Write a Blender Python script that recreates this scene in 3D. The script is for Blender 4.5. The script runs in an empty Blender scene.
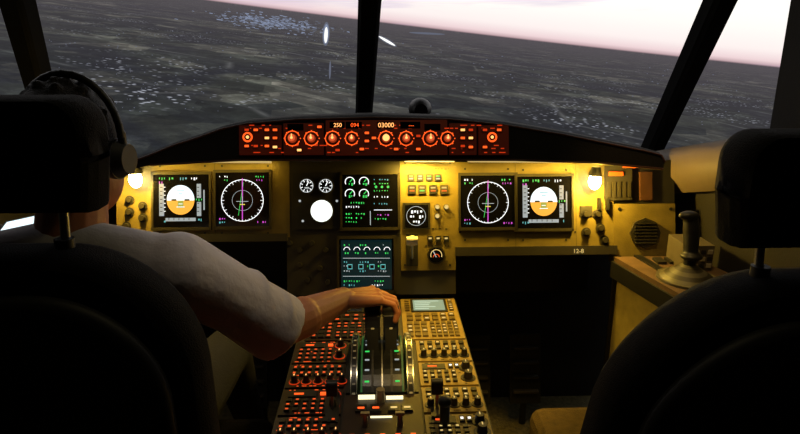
import bpy, math, random
from mathutils import Vector as V, Matrix
random.seed(7)
sc=bpy.context.scene
sc.view_settings.view_transform='Standard'
# ---------------------------------------------------------------- camera
F=620.0; TH=math.radians(16); PS=math.radians(1.85)
C=V((0,0,1.35))
A=V((math.sin(PS)*math.cos(TH),math.cos(PS)*math.cos(TH),-math.sin(TH)))
R=V((math.cos(PS),-math.sin(PS),0)); U=R.cross(A)
cd=bpy.data.cameras.new('camera'); cam=bpy.data.objects.new('camera',cd); sc.collection.objects.link(cam)
cam.matrix_world=Matrix(((R.x,U.x,-A.x,C.x),(R.y,U.y,-A.y,C.y),(R.z,U.z,-A.z,C.z),(0,0,0,1)))
cd.sensor_width=36; cd.lens=F/800*36; cd.clip_start=0.02
sc.camera=cam
def ray(px,py): return A+R*((px-400)/F)+U*((217-py)/F)
def on_y(px,py,y):
    d=ray(px,py); return C+d*((y-C.y)/d.y)
class Frame:
    def __init__(s,D):
        s.X=V((1,0,0)); s.Vv=V((0,math.sin(TH),math.cos(TH))); s.N=V((0,-math.cos(TH),math.sin(TH)))
        s.O=C+V((0,math.cos(TH),-math.sin(TH)))*D; s.k=D/F
        s.M=Matrix(((1,0,0,s.O.x),(0,s.Vv.y,s.N.y,s.O.y),(0,s.Vv.z,s.N.z,s.O.z),(0,0,0,1)))
    def loc(s,px,py):
        d=ray(px,py); t=(s.O-C).dot(s.N)/d.dot(s.N); p=C+d*t-s.O
        return p.dot(s.X),p.dot(s.Vv)
    def w(s,px,py,h=0):
        u,v=s.loc(px,py); return s.O+s.X*u+s.Vv*v+s.N*h
# ---------------------------------------------------------------- materials
MC={}
def mat(name,col,rough=.6,metal=0,em=None,es=0,var=.15,scale=30,bump=0,bscale=200,spec=.5):
    if name in MC: return MC[name]
    m=bpy.data.materials.new(name); m.use_nodes=True; nt=m.node_tree; b=nt.nodes['Principled BSDF']
    b.inputs['Roughness'].default_value=rough; b.inputs['Metallic'].default_value=metal; b.inputs['Specular IOR Level'].default_value=spec
    tc=nt.nodes.new('ShaderNodeTexCoord')
    if var>0:
        n=nt.nodes.new('ShaderNodeTexNoise'); n.inputs['Scale'].default_value=scale; n.inputs['Detail'].default_value=4
        nt.links.new(tc.outputs['Object'],n.inputs['Vector'])
        r=nt.nodes.new('ShaderNodeValToRGB')
        r.color_ramp.elements[0].position=.3; r.color_ramp.elements[1].position=.7
        r.color_ramp.elements[0].color=[c*(1-var) for c in col]+[1]
        r.color_ramp.elements[1].color=[min(1,c*(1+var)) for c in col]+[1]
        nt.links.new(n.outputs['Fac'],r.inputs['Fac']); nt.links.new(r.outputs['Color'],b.inputs['Base Color'])
    else: b.inputs['Base Color'].default_value=(*col,1)
    if em:
        b.inputs['Emission Color'].default_value=(*em,1); b.inputs['Emission Strength'].default_value=es
    if bump:
        n2=nt.nodes.new('ShaderNodeTexNoise'); n2.inputs['Scale'].default_value=bscale; n2.inputs['Detail'].default_value=5
        nt.links.new(tc.outputs['Object'],n2.inputs['Vector'])
        bp=nt.nodes.new('ShaderNodeBump'); bp.inputs['Strength'].default_value=bump; bp.inputs['Distance'].default_value=.01
        nt.links.new(n2.outputs['Fac'],bp.inputs['Height']); nt.links.new(bp.outputs['Normal'],b.inputs['Normal'])
    MC[name]=m; return m
def glow(name,col,s=1.0): return mat(name,(0.01,0.01,0.01),.5,em=col,es=s,var=0)
BLK=mat('black_plastic',(.006,.006,.006),.5); SCR=mat('display_glass',(.003,.003,.005),.12,var=0)
PAN=mat('panel_paint',(.165,.125,.030),.5,var=.15,scale=25,bump=.1)
PAND=mat('panel_paint_dark',(.018,.015,.010),.6)  # dark paint of the centre panel, also trims and knob bases
BEZ=mat('bezel_grey',(.022,.018,.010),.5)
DKG=mat('dark_grey',(.012,.011,.010),.6)
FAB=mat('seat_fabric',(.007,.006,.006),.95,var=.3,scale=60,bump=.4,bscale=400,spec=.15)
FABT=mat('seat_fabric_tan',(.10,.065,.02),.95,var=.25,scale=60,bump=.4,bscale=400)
STL=mat('steel',(.35,.35,.33),.35,1)
WHT=mat('white_plastic',(.6,.58,.5),.4)
gW=glow('em_white',(1,1,1),1.3); gWd=glow('em_white_dim',(.8,.85,.85),.6); gB=glow('em_sky',(.82,.93,1),1.35)
gO=glow('em_orange_ground',(1,.42,.05),1.15); gG=glow('em_green',(.05,.9,.15),.8); gM=glow('em_magenta',(.9,.1,.8),.8)
gC=glow('em_cyan',(.2,.8,.8),.6); gFO=glow('em_fcu',(1,.095,.012),1.6); gFOd=glow('em_fcu_dim',(.8,.045,.006),.75)
gFY=glow('em_fcu_hot',(1,.42,.12),2.0); gKO=glow('em_key_orange',(1,.10,.016),1.0); gKY=glow('em_key_yellow',(1,.72,.25),.8)
gWarm=glow('em_lamp',(1,.85,.45),26); gTeal=glow('em_mcdu',(.45,.6,.38),.6); gGd=glow('em_green_edge',(.05,.42,.08),.16); gTape=glow('em_tape',(.40,.45,.46),.9)
gGlint=glow('em_glint',(.75,.95,1),1.5)
# ---------------------------------------------------------------- mesh builder
class MB:
    def __init__(s): s.v=[];s.f=[];s.m=[];s.sm=[];s.mats=[]
    def mi(s,m):
        if m not in s.mats: s.mats.append(m)
        return s.mats.index(m)
    def add(s,vs,fs,m,smooth=False):
        o=len(s.v); s.v+= [V(x) for x in vs]; i=s.mi(m)
        for f in fs: s.f.append([o+a for a in f]); s.m.append(i); s.sm.append(smooth)
    def box(s,a,b,m,T=None):
        x0,x1=sorted((a[0],b[0]));y0,y1=sorted((a[1],b[1]));z0,z1=sorted((a[2],b[2]))
        vs=[V(p) for p in ((x0,y0,z0),(x1,y0,z0),(x1,y1,z0),(x0,y1,z0),(x0,y0,z1),(x1,y0,z1),(x1,y1,z1),(x0,y1,z1))]
        if T is not None: vs=[T@p for p in vs]
        s.add(vs,[(0,3,2,1),(4,5,6,7),(0,1,5,4),(1,2,6,5),(2,3,7,6),(3,0,4,7)],m)
    def cyl(s,p0,p1,r0,m,r1=None,n=20,caps=True,capm=None):
        p0=V(p0);p1=V(p1); r1=r0 if r1 is None else r1
        d=(p1-p0).normalized(); a=d.orthogonal().normalized(); b=d.cross(a)
        c=[(math.cos(2*math.pi*i/n),math.sin(2*math.pi*i/n)) for i in range(n)]
        A0=[p0+(a*x+b*y)*r0 for x,y in c]; A1=[p1+(a*x+b*y)*r1 for x,y in c]
        s.add(A0+A1,[(i,(i+1)%n,n+(i+1)%n,n+i) for i in range(n)],m,True)
        if caps:
            s.add(A0,[tuple(reversed(range(n)))],m); s.add(A1,[tuple(range(n))],capm or m)
    def ell(s,c,r,m,n=20,k=12,rot=None,smooth=True):
        c=V(c); vs=[];fs=[]
        if not hasattr(r,'__len__'): r=(r,r,r)
        for j in range(1,k):
            t=math.pi*j/k
            for i in range(n):
                p=2*math.pi*i/n; q=V((r[0]*math.sin(t)*math.cos(p),r[1]*math.sin(t)*math.sin(p),r[2]*math.cos(t)))
                vs.append(c+(rot@q if rot else q))
        top=V((0,0,r[2]));bot=-top
        vs+=[c+(rot@top if rot else top),c+(rot@bot if rot else bot)]
        for j in range(k-2):
            for i in range(n): fs.append((j*n+i,(j+1)*n+i,(j+1)*n+(i+1)%n,j*n+(i+1)%n))
        T=len(vs)-2
        for i in range(n):
            fs.append((T,i,(i+1)%n)); fs.append((T+1,(k-2)*n+(i+1)%n,(k-2)*n+i))
        s.add(vs,fs,m,smooth)
    def bone(s,p0,p1,r0,r1,m):
        s.cyl(p0,p1,r0,m,r1,16); s.ell(p0,r0,m,16,10); s.ell(p1,r1,m,16,10)
    def poly(s,pts,dv,m,mtop=None):
        n=len(pts); pts=[V(p) for p in pts]; q=[p+V(dv) for p in pts]
        s.add(pts+q,[(i,(i+1)%n,n+(i+1)%n,n+i) for i in range(n)],m)
        s.add(pts,[tuple(reversed(range(n)))],mtop or m); s.add(q,[tuple(range(n))],m)
    def obj(s,name,parent=None,M=None,bevel=0,remesh=0,smooth_it=0,sub=0):
        me=bpy.data.meshes.new(name); me.from_pydata([tuple(p) for p in s.v],[],s.f)
        for m in s.mats: me.materials.append(m)
        for p,i,sm in zip(me.polygons,s.m,s.sm): p.material_index=i; p.use_smooth=sm
        me.update()
        o=bpy.data.objects.new(name,me); sc.collection.objects.link(o)
        if M is not None: o.matrix_world=M
        if parent: o.parent=parent
        if bevel:
            b=o.modifiers.new('bevel','BEVEL'); b.width=bevel; b.segments=3; b.limit_method='ANGLE'
        if remesh:
            r=o.modifiers.new('remesh','REMESH'); r.mode='VOXEL'; r.voxel_size=remesh; r.use_smooth_shade=True
        if smooth_it:
            q=o.modifiers.new('smooth','SMOOTH'); q.iterations=smooth_it; q.factor=.5
        return o
def empty(name):
    e=bpy.data.objects.new(name,None); sc.collection.objects.link(e); e.empty_display_size=.1; return e
class Draw:
    """draws parts on a panel face, in the face's own plane"""
    def __init__(s,fr): s.fr=fr; s.mb=MB()
    def box(s,x0,y0,x1,y1,h0,h1,m):
        a=s.fr.loc(x0,y0); b=s.fr.loc(x1,y1); s.mb.box((a[0],a[1],h0),(b[0],b[1],h1),m)
    def rect(s,x0,y0,x1,y1,h,m): s.box(x0,y0,x1,y1,h-.0006,h,m)
    def disc(s,x,y,r,h,m,n=28,h0=None,m2=None):
        a=s.fr.loc(x,y); k=s.fr.k
        s.mb.cyl((a[0],a[1],h-.0006 if h0 is None else h0),(a[0],a[1],h),r*k,m,n=n,capm=m2)
    def ring(s,x,y,r,w,h,m,a0=0,a1=360,n=40):
        c=s.fr.loc(x,y); k=s.fr.k; vs=[];fs=[]
        for i in range(n+1):
            t=math.radians(a0+(a1-a0)*i/n)
            for q in (r-w/2,r+w/2): vs.append((c[0]+math.cos(t)*q*k,c[1]+math.sin(t)*q*k,h))
        for i in range(n): fs.append((2*i,2*i+1,2*i+3,2*i+2))
        s.mb.add(vs,fs,m)
    def line(s,x0,y0,x1,y1,w,h,m):
        a=V((*s.fr.loc(x0,y0),h)); b=V((*s.fr.loc(x1,y1),h)); d=(b-a).normalized(); p=V((-d.y,d.x,0))*w*s.fr.k/2
        s.mb.add([a-p,b-p,b+p,a+p],[(0,1,2,3)],m)
    def glyphs(s,x,y,n,m,h,w=1.5,ht=2.6,gap=2.5):
        for i in range(n):
            xx=x+i*gap
            if random.random()<.12: continue
            s.rect(xx,y-ht/2,xx+w*random.choice((.5,1)),y+ht/2*random.choice((1,.3)),h,m)
    def knob(s,x,y,r,h,m,mtop=None,base=None):
        c=s.fr.loc(x,y); k=s.fr.k
        if base: s.mb.cyl((c[0],c[1],0),(c[0],c[1],.004),r*1.45*k,base,n=24)
        s.mb.cyl((c[0],c[1],0),(c[0],c[1],h),r*1.05*k,m,r*.85*k,n=24,capm=mtop)
def text(fr,px,py,s,size,m,parent,h=.004):
    c=bpy.data.curves.new('label','FONT'); c.body=s; c.size=size*fr.k; c.align_x='CENTER'; c.align_y='CENTER'
    c.materials.append(m); o=bpy.data.objects.new('label_text',c); sc.collection.objects.link(o)
    u,v=fr.loc(px,py); o.matrix_world=fr.M@Matrix.Translation((u,v,h)); o.parent=parent
def light(name,kind,loc,e,col,parent=None,size=.02,target=None,spot=None,blend=.6,sy=None):
    l=bpy.data.lights.new(name,kind); l.energy=e; l.color=col
    if kind=='AREA':
        l.size=size
        if sy: l.shape='RECTANGLE'; l.size_y=sy
    else: l.shadow_soft_size=size
    if spot: l.spot_size=math.radians(spot); l.spot_blend=blend
    o=bpy.data.objects.new(name,l); sc.collection.objects.link(o); o.location=loc
    if target is not None: o.rotation_euler=(V(target)-V(loc)).to_track_quat('-Z','Y').to_euler()
    if parent: o.parent=parent
    return o
# ================================================================ outside: simulator projection screen
def screen_mat():
    m=bpy.data.materials.new('projected_landscape'); m.use_nodes=True; nt=m.node_tree; nt.nodes.clear(); N=nt.nodes.new; L=nt.links.new
    g=N('ShaderNodeNewGeometry')
    def put(n,a,b):
        for i,x in enumerate((a,b)):
            if x is None: continue
            if isinstance(x,(int,float,tuple)): n.inputs[i].default_value=x
            else: L(x,n.inputs[i])
    def vm(op,a,b=None):
        n=N('ShaderNodeVectorMath'); n.operation=op; put(n,a,b)
        return n.outputs['Value'] if op in('DOT_PRODUCT','LENGTH') else n.outputs['Vector']
    def mt(op,a,b=None):
        n=N('ShaderNodeMath'); n.operation=op; put(n,a,b); return n.outputs[0]
    d=vm('SUBTRACT',g.outputs['Position'],(0,.9,1.45))
    h=vm('DOT_PRODUCT',d,(.116,0,.993)); ax=vm('DOT_PRODUCT',d,(.993,0,-.116)); ay=vm('DOT_PRODUCT',d,(0,1,0)); ln=vm('LENGTH',d)
    e=mt('DIVIDE',h,ln)
    mh=mt('MAXIMUM',mt('MULTIPLY',h,-1),.012)
    cx=N('ShaderNodeCombineXYZ'); L(mt('DIVIDE',ax,mh),cx.inputs[0]); L(mt('DIVIDE',ay,mh),cx.inputs[1]); gv=cx.outputs[0]
    mp=N('ShaderNodeMapping'); mp.inputs['Rotation'].default_value=(0,0,.6); L(gv,mp.inputs['Vector']); gr=mp.outputs[0]
    def noise(sc_,det,vec,rough=.6,dist=0):
        n=N('ShaderNodeTexNoise'); n.inputs['Scale'].default_value=sc_; n.inputs['Detail'].default_value=det; n.inputs['Roughness'].default_value=rough; n.inputs['Distortion'].default_value=dist
        L(vec,n.inputs['Vector']); return n.outputs['Fac']
    def ramp(fac,els):
        r=N('ShaderNodeValToRGB'); cr=r.color_ramp
        while len(cr.elements)<len(els): cr.elements.new(.5)
        for x,(p,c) in zip(cr.elements,els):
            x.position=p; x.color=(*c,1) if hasattr(c,'__len__') else (c,c,c,1)
        L(fac,r.inputs['Fac']); return r.outputs['Color']
    def mix(f,a,b,bt='MIX'):
        n=N('ShaderNodeMixRGB'); n.blend_type=bt
        for i,x in zip((0,1,2),(f,a,b)):
            if isinstance(x,(int,float)): n.inputs[i].default_value=x
            elif isinstance(x,tuple): n.inputs[i].default_value=(*x,1)
            else: L(x,n.inputs[i])
        return n.outputs[0]
    def voro(sc_,feat,vec,metric='EUCLIDEAN'):
        n=N('ShaderNodeTexVoronoi'); n.feature=feat; n.inputs['Scale'].default_value=sc_; L(vec,n.inputs['Vector'])
        if feat=='F1': n.distance=metric
        return n
    # crop fields: blocky cells, each its own tone
    f1=ramp(voro(.8,'F1',gr,'MANHATTAN').outputs['Color'],[(0,(.014,.018,.018)),(.35,(.034,.040,.034)),(.62,(.065,.070,.056)),(.85,(.13,.128,.105)),(1,(.21,.195,.165))])
    f2=ramp(voro(2.3,'F1',gr,'MANHATTAN').outputs['Color'],[(0,.45),(.5,.9),(1,2.0)])
    base=mix(1.0,f1,f2,'MULTIPLY')
    wood=ramp(noise(.30,8,gv,.65,1.0),[(.40,0),(.60,1)])
    base=mix(wood,(.020,.023,.028),base)
    base=mix(.7,base,ramp(noise(2.6,9,gv,.8),[(.3,.25),(.52,.9),(.75,2.6)]),'MULTIPLY')
    rdm=ramp(noise(.8,2,gv,.5),[(.45,0),(.62,1)])
    rd=ramp(voro(.28,'DISTANCE_TO_EDGE',gv).outputs['Distance'],[(0,.085),(.010,.03),(.02,0)])
    base=mix(rdm,base,mix(1.0,base,rd,'ADD'))
    tw=mix(1.0,ramp(voro(9,'F1',gr).outputs['Distance'],[(.12,(.46,.48,.56)),(.3,0)]),ramp(noise(.5,3,gv,.5),[(.50,0),(.64,1)]),'MULTIPLY')
    base=mix(1.0,base,tw,'ADD')
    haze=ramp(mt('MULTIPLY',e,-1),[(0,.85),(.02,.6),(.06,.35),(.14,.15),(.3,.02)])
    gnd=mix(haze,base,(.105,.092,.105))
    cl=N('ShaderNodeMapping'); cl.inputs['Scale'].default_value=(.5,.35,5); L(d,cl.inputs['Vector'])
    cn=noise(1.6,4,cl.outputs[0])
    sky=ramp(e,[(0,(.50,.33,.36)),(.008,(.88,.68,.70)),(.025,(1.0,.90,.88)),(.08,(1.1,1.06,1.0)),(.2,(1.0,.99,1.0))])
    sky=mix(ramp(cn,[(.56,0),(.74,.5)]),sky,(.55,.42,.68))
    fac=ramp(mt('ADD',mt('MULTIPLY',e,60),.5),[(.42,0),(.58,1)])
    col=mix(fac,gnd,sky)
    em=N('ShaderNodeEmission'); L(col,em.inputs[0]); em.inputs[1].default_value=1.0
    o=N('ShaderNodeOutputMaterial'); L(em.outputs[0],o.inputs[0]); return m
SC=V((0,.9,0)); SR=3.0
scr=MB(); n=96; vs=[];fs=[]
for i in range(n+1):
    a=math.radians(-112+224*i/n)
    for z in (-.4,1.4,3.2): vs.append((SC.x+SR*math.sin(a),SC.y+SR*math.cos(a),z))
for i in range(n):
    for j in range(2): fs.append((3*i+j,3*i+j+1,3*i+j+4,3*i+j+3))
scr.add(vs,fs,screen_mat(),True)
gCity=glow('em_city',(.42,.50,.72),.55); gBright=glow('em_bright_patch',(1,1,.95),1.2); gCd=glow('em_city_dim',(.30,.33,.45),.4)
def scr_pt(px,py,off=.01):
    d=ray(px,py); r=SR-off; o=C-SC
    a=d.x**2+d.y**2; b=2*(o.x*d.x+o.y*d.y); c=o.x**2+o.y**2-r*r
    t=(-b+math.sqrt(b*b-4*a*c))/(2*a); return C+d*t
def patch(pts,m,off=.01): scr.add([scr_pt(*p,off) for p in pts],[tuple(range(len(pts)))],m)
def blob(cx,cy,rx,ry,tilt,m,off):
    t=math.radians(tilt); patch([(cx+rx*math.cos(a)*math.cos(t)-ry*math.sin(a)*math.sin(t),cy+rx*math.cos(a)*math.sin(t)+ry*math.sin(a)*math.cos(t)) for a in [2*math.pi*i/20 for i in range(20)]],m,off)
blob(326,34,3.6,12,3,gCd,.010); blob(326,34,2.6,10,3,gCity,.0105); blob(326,35,1.7,8,3,gBright,.011)  # tall bright patch with dimmer layers around it
blob(387,41,11,2.2,30,gCd,.010); blob(387,41,9.5,1.2,30,gBright,.0105)
blob(427,33.4,18,1.0,3,gCd,.010); blob(330,70,1.0,9,2,gCd,.010)
for i in range(460):
    x=random.gauss(270,24); y=22+(x-270)*.11+random.gauss(0,3.5); w=random.uniform(.6,5); h=random.uniform(.4,1.0); sh=random.uniform(-.5,1)
    patch([(x,y),(x+w,y+.15*w),(x+w+sh,y+h+.15*w),(x+sh,y+h)],random.choice((gCity,gCd)))
for i in range(260):
    x=random.uniform(20,350) if i%3 else random.uniform(390,740); y=random.uniform(28,112)
    if x>390: y=30+.12*(x-390)+random.uniform(4,60)
    w=random.uniform(.5,1.6)
    patch([(x,y),(x+w,y),(x+w,y+.7),(x,y+.7)],gCd)
scr.obj('projection_screen')
# ================================================================ room shell
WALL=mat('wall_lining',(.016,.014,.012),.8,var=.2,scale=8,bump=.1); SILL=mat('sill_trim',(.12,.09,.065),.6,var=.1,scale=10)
FLR=mat('floor_carpet',(.13,.11,.045),.9,var=.4,scale=60,bump=.3); CEI=mat('ceiling_lining',(.04,.04,.04),.8)
b=MB(); b.box((-1.4,-1.1,-.05),(1.4,2.3,0),FLR); b.obj('floor')
b=MB(); b.box((-1.3,-1.1,1.95),(1.3,1.42,2.0),CEI); b.obj('ceiling')
b=MB(); b.box((-1.3,-1.1,0),(1.3,-1.05,1.95),WALL); b.obj('wall_back')
b=MB(); b.box((-1.05,2.13,0),(.86,2.18,.93),WALL); b.obj('wall_front')
b=MB(); b.box((-1.03,1.93,.90),(.87,2.2,.945),BLK); b.obj('trim_1',bevel=.006)
def wall(name,sg,x0,x1,ywin,ztop0,ztop1):
    b=MB(); t=.05*sg
    def X(y): return x0 if y<1.2 else x0+(x1-x0)*(y-1.2)/.8
    def Z(y): return ztop0+(ztop1-ztop0)*max(0,(y-1.6))/.4
    def seg(y0,y1,za0,za1,zb0,zb1,m):
        p=[(sg*X(y0),y0,za0),(sg*X(y1),y1,zb0),(sg*X(y1),y1,zb1),(sg*X(y0),y0,za1)]
        if sg>0: p=p[::-1]
        b.poly(p,(t,0,0),m)
    seg(-1.05,1.2,0,1.95,0,1.95,WALL)
    seg(1.2,ywin,0,1.95,0,1.95,WALL)
    seg(ywin,2.05,0,Z(ywin),0,Z(2.05),WALL)
    b.obj(name)
    s=MB(); ys=[ywin+(2.03-ywin)*i/6 for i in range(7)]
    vs=[];fs=[]
    for y in ys:
        x=X(y)
        for dx,dz in ((.06,.004),(-.06,.004),(-.085,-.03),(-.09,-.09),(-.05,-.14)): vs.append((sg*(x+dx),y,Z(y)+dz))
    for i in range(6):
        for j in range(4): fs.append((5*i+j,5*i+j+1,5*i+j+6,5*i+j+5))
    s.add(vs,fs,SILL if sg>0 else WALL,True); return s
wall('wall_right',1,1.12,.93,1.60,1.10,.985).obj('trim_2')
wall('wall_left',-1,1.22,1.07,1.35,1.08,.965).obj('trim_3')
POST=mat('post_paint',(.005,.005,.005),1.0,spec=.05)
wf=empty('window_1')
def post(p0,p1,w0,w1,name):
    p0=V(p0);p1=V(p1); d=p1-p0
    a=p0-d*((p0.z-.93)/d.z); e=p0+d*((1.97-p0.z)/d.z); d=(e-a).normalized()
    sx=d.cross(V((0,1,0))).normalized(); sy=sx.cross(d).normalized()
    b=MB(); q=[]
    for c,w in ((a,w0),(e,w1)):
        q+= [c+sx*w/2-sy*.02,c+sx*w*.35-sy*.035,c-sx*w*.35-sy*.035,c-sx*w/2-sy*.02,c-sx*w/2+sy*.03,c+sx*w/2+sy*.03]
    b.add(q,[(i,(i+1)%6,6+(i+1)%6,6+i) for i in range(6)]+[(5,4,3,2,1,0),(6,7,8,9,10,11)],POST)
    o=b.obj(name,wf); return a,e
post(on_y(364,115,2.05),on_y(370,0,1.78),.05,.075,'center_post')
post(on_y(652,150,2.03),on_y(721,0,1.72),.050,.078,'side_post_1')
post(on_y(52,135,2.03),on_y(16,0,1.72),.05,.085,'side_post_2')
b=MB(); b.box((-1.16,1.30,1.90),(1.06,1.46,1.94),POST); b.obj('header_beam',wf)
# ================================================================ glareshield
G=Frame(1.68)
gl=empty('glareshield')
top=[(112,168),(130,162),(148,156),(172,146),(200,137),(222,129),(245,124),(300,119.5),(375,117.5),(450,119.5),(505,125),(560,134),(610,144),(645,151),(661,155),(665,162)]
bot=[(663,169),(600,163),(515,160),(240,160),(150,165),(112,174)]
b=MB(); GS=mat('glareshield_vinyl',(.007,.006,.005),.75,bump=.2,spec=.2)
T=[G.w(*p) for p in top]; Bt=[G.w(*p) for p in bot]
off=[V((0,0,0)),V((0,.012,.006)),V((0,.12,.0)),V((0,.33,-.065))]
vs=[];k=len(T)
for o in off: vs+=[p+o for p in T]
b.add(vs,[(r*k+i,r*k+i+1,(r+1)*k+i+1,(r+1)*k+i) for r in range(3) for i in range(k-1)],GS,True)
b.add(T+Bt,[tuple(range(len(T)+len(Bt)))][::-1],GS)
Bk=[p+V((0,.33,-.02)) for p in Bt]; n=len(Bt)
b.add(Bt+Bk,[(i,i+1,n+i+1,n+i) for i in range(n-1)],GS)
b.add([p+off[3] for p in T]+Bk,[tuple(range(len(T)+n))],GS)
b.obj('shield',gl)
RIM=mat('rim_red_lit',(.05,.014,.006),.6)  # dark brown rim, red glow of the control panel put into its colour
b=MB()
for i in range(len(T)-1): b.cyl(T[i]+V((0,-.002,0)),T[i+1]+V((0,-.002,0)),.003,RIM,n=8)
for i in range(4): b.cyl(Bt[i],Bt[i+1],.003,RIM,n=8)
b.obj('rim',gl)
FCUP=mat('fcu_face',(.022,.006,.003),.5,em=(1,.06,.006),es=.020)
D=Draw(G)
for x0,y0,x1,y1 in ((240,126,282,155),(284,124,324,155),(326,121,447,155),(449,124,476,155),(478,126,508,155)):
    D.box(x0,y0,x1,y1,-.01,.012,FCUP)
H=.0125
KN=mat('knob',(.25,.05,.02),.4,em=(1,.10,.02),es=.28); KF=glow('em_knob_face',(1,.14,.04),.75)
for x,y,r,s in ((293,139,4.4,0),(312,139,4.0,0),(333,139,4.2,0),(352,139,3.4,1),(386,139,4.2,2),(406,139,4.0,0),(430,139,4.4,0),(447,139,3.6,0)):
    D.ring(x,y,r+2.9,.9,H+.0004,gFO,20,340)
    for a in range(0,360,45): D.disc(x+math.cos(math.radians(a))*(r+3.6),y+math.sin(math.radians(a))*(r+3.6),.6,H+.0008,gFO,8)
    c=G.loc(x,y); kk=G.k
    D.mb.cyl((c[0],c[1],.012),(c[0],c[1],.030),r*kk,KN,r*.8*kk,n=20,capm=gFY if s==2 else KF)
    D.line(x,y-1,x,y-r+.5,1.0,.0305,gFY); D.disc(x,y,1.3,.0303,gFY,12)
for x0,x1,y in ((288,304,128),(330,345,126),(346,362,126),(377,394,126),(400,420,126),(424,440,128)):
    D.rect(x0,y-3.4,x1,y+3.2,H+.0005,SCR)
for x,y in ((248,131),(257,131),(248,147),(257,147),(268,131),(268,139),(276,131),(276,139),(268,147),(276,148),(300,151),(320,128),(338,151),(362,150),(367,134),(374,139),(367,142),(396,150),(418,137),(418,150),(462,131),(470,131),(462,139),(470,139),(462,147),(470,148),(484,131),(498,131),(484,148)):
    D.box(x-3,y-2.2,x+3,y+2.2,.012,.016,BEZ); D.rect(x-2.1,y-1.4,x+2.1,y+.8,.0168,random.choice((gFO,gFO,gFOd,gFY)))
for x in (249,491): 
    D.disc(x,138,5,.018,FCUP,20,.01,gFO); D.disc(x,138,3.2,.019,BLK,20,.01); D.disc(x,138,1.6,.0195,gFY,14,.01)
for i in range(110):
    x=random.uniform(243,505); y=random.choice((125.5,128.5,145.5,148.5,152.5)); D.rect(x,y,x+random.uniform(1,4),y+.9,H+.0002,gFOd)
D.mb.obj('control_unit',gl,G.M,bevel=0)
text(G,386,126,'03000',6.4,gFY,gl,.0135); text(G,338,126,'250',5.5,gFY,gl,.0135); text(G,411,126,'---',5.5,gFO,gl,.0135); text(G,355,126,'094',5.5,gFO,gl,.0135)
# ================================================================ main instrument panel
P=Frame(1.85)
ip=empty('instrument_panel')
D=Draw(P)
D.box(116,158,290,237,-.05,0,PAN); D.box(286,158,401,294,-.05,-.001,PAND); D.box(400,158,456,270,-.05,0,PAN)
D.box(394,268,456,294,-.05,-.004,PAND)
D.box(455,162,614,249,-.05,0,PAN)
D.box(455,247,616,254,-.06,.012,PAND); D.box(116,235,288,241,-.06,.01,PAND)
D.box(613,204,675,262,-.04,.004,PAN)
D.disc(644,233,15.5,.012,PAND,8,0); D.disc(644,233,13,.0135,BLK,8,0)
for i in range(-3,4): D.box(633,233+i*3.2-.5,655,233+i*3.2+.5,.013,.017,PAND)
for x,y in ((619,209),(670,209),(619,257),(670,257)): D.disc(x,y,1.6,.007,DKG,12,0)
D.box(600,160,676,203,-.08,-.01,DKG)
D.box(604,166,632,200,-.01,.004,PAND)
TAG=mat('orange_tag',(.45,.07,.012),.5); D.box(622,163,640,168,.0,.008,TAG); D.box(640,172,652,200,-.01,.003,mat('tag_brown',(.05,.018,.007),.6)); D.box(608,172,622,176,.004,.01,TAG)
for k in range(5): D.box(607+k*5,182,610+k*5,197,.004,.008,BEZ)
for x in (215,): D.rect(x-.5,160,x+.5,236,.0006,PAND)
for x in (515.5,576): D.rect(x-.5,164,x+.5,249,.0006,PAND)
for x,y in ((160,166),(205,166),(222,166),(268,166),(160,233),(205,233),(222,233),(268,233),(465,169),(508,169),(523,170),(566,170),(465,240),(508,240),(523,240),(566,240),(460,232),(575,232),(405,163),(450,163),(405,265),(450,265)):
    D.disc(x,y,1.1,.0015,DKG,10,0)
def bezel(x0,y0,x1,y1):
    D.box(x0-4,y0-4,x1+4,y1+4,0,.006,BEZ)
    for q in ((x0-4,y0-4,x1+4,y0-1.5),(x0-4,y1+1.5,x1+4,y1+4),(x0-4,y0-4,x0-1.5,y1+4),(x1+1.5,y0-4,x1+4,y1+4)): D.box(*q,.006,.010,BEZ)
    D.rect(x0-1.5,y0-1.5,x1+1.5,y1+1.5,.0075,SCR)
h=.0082
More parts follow.
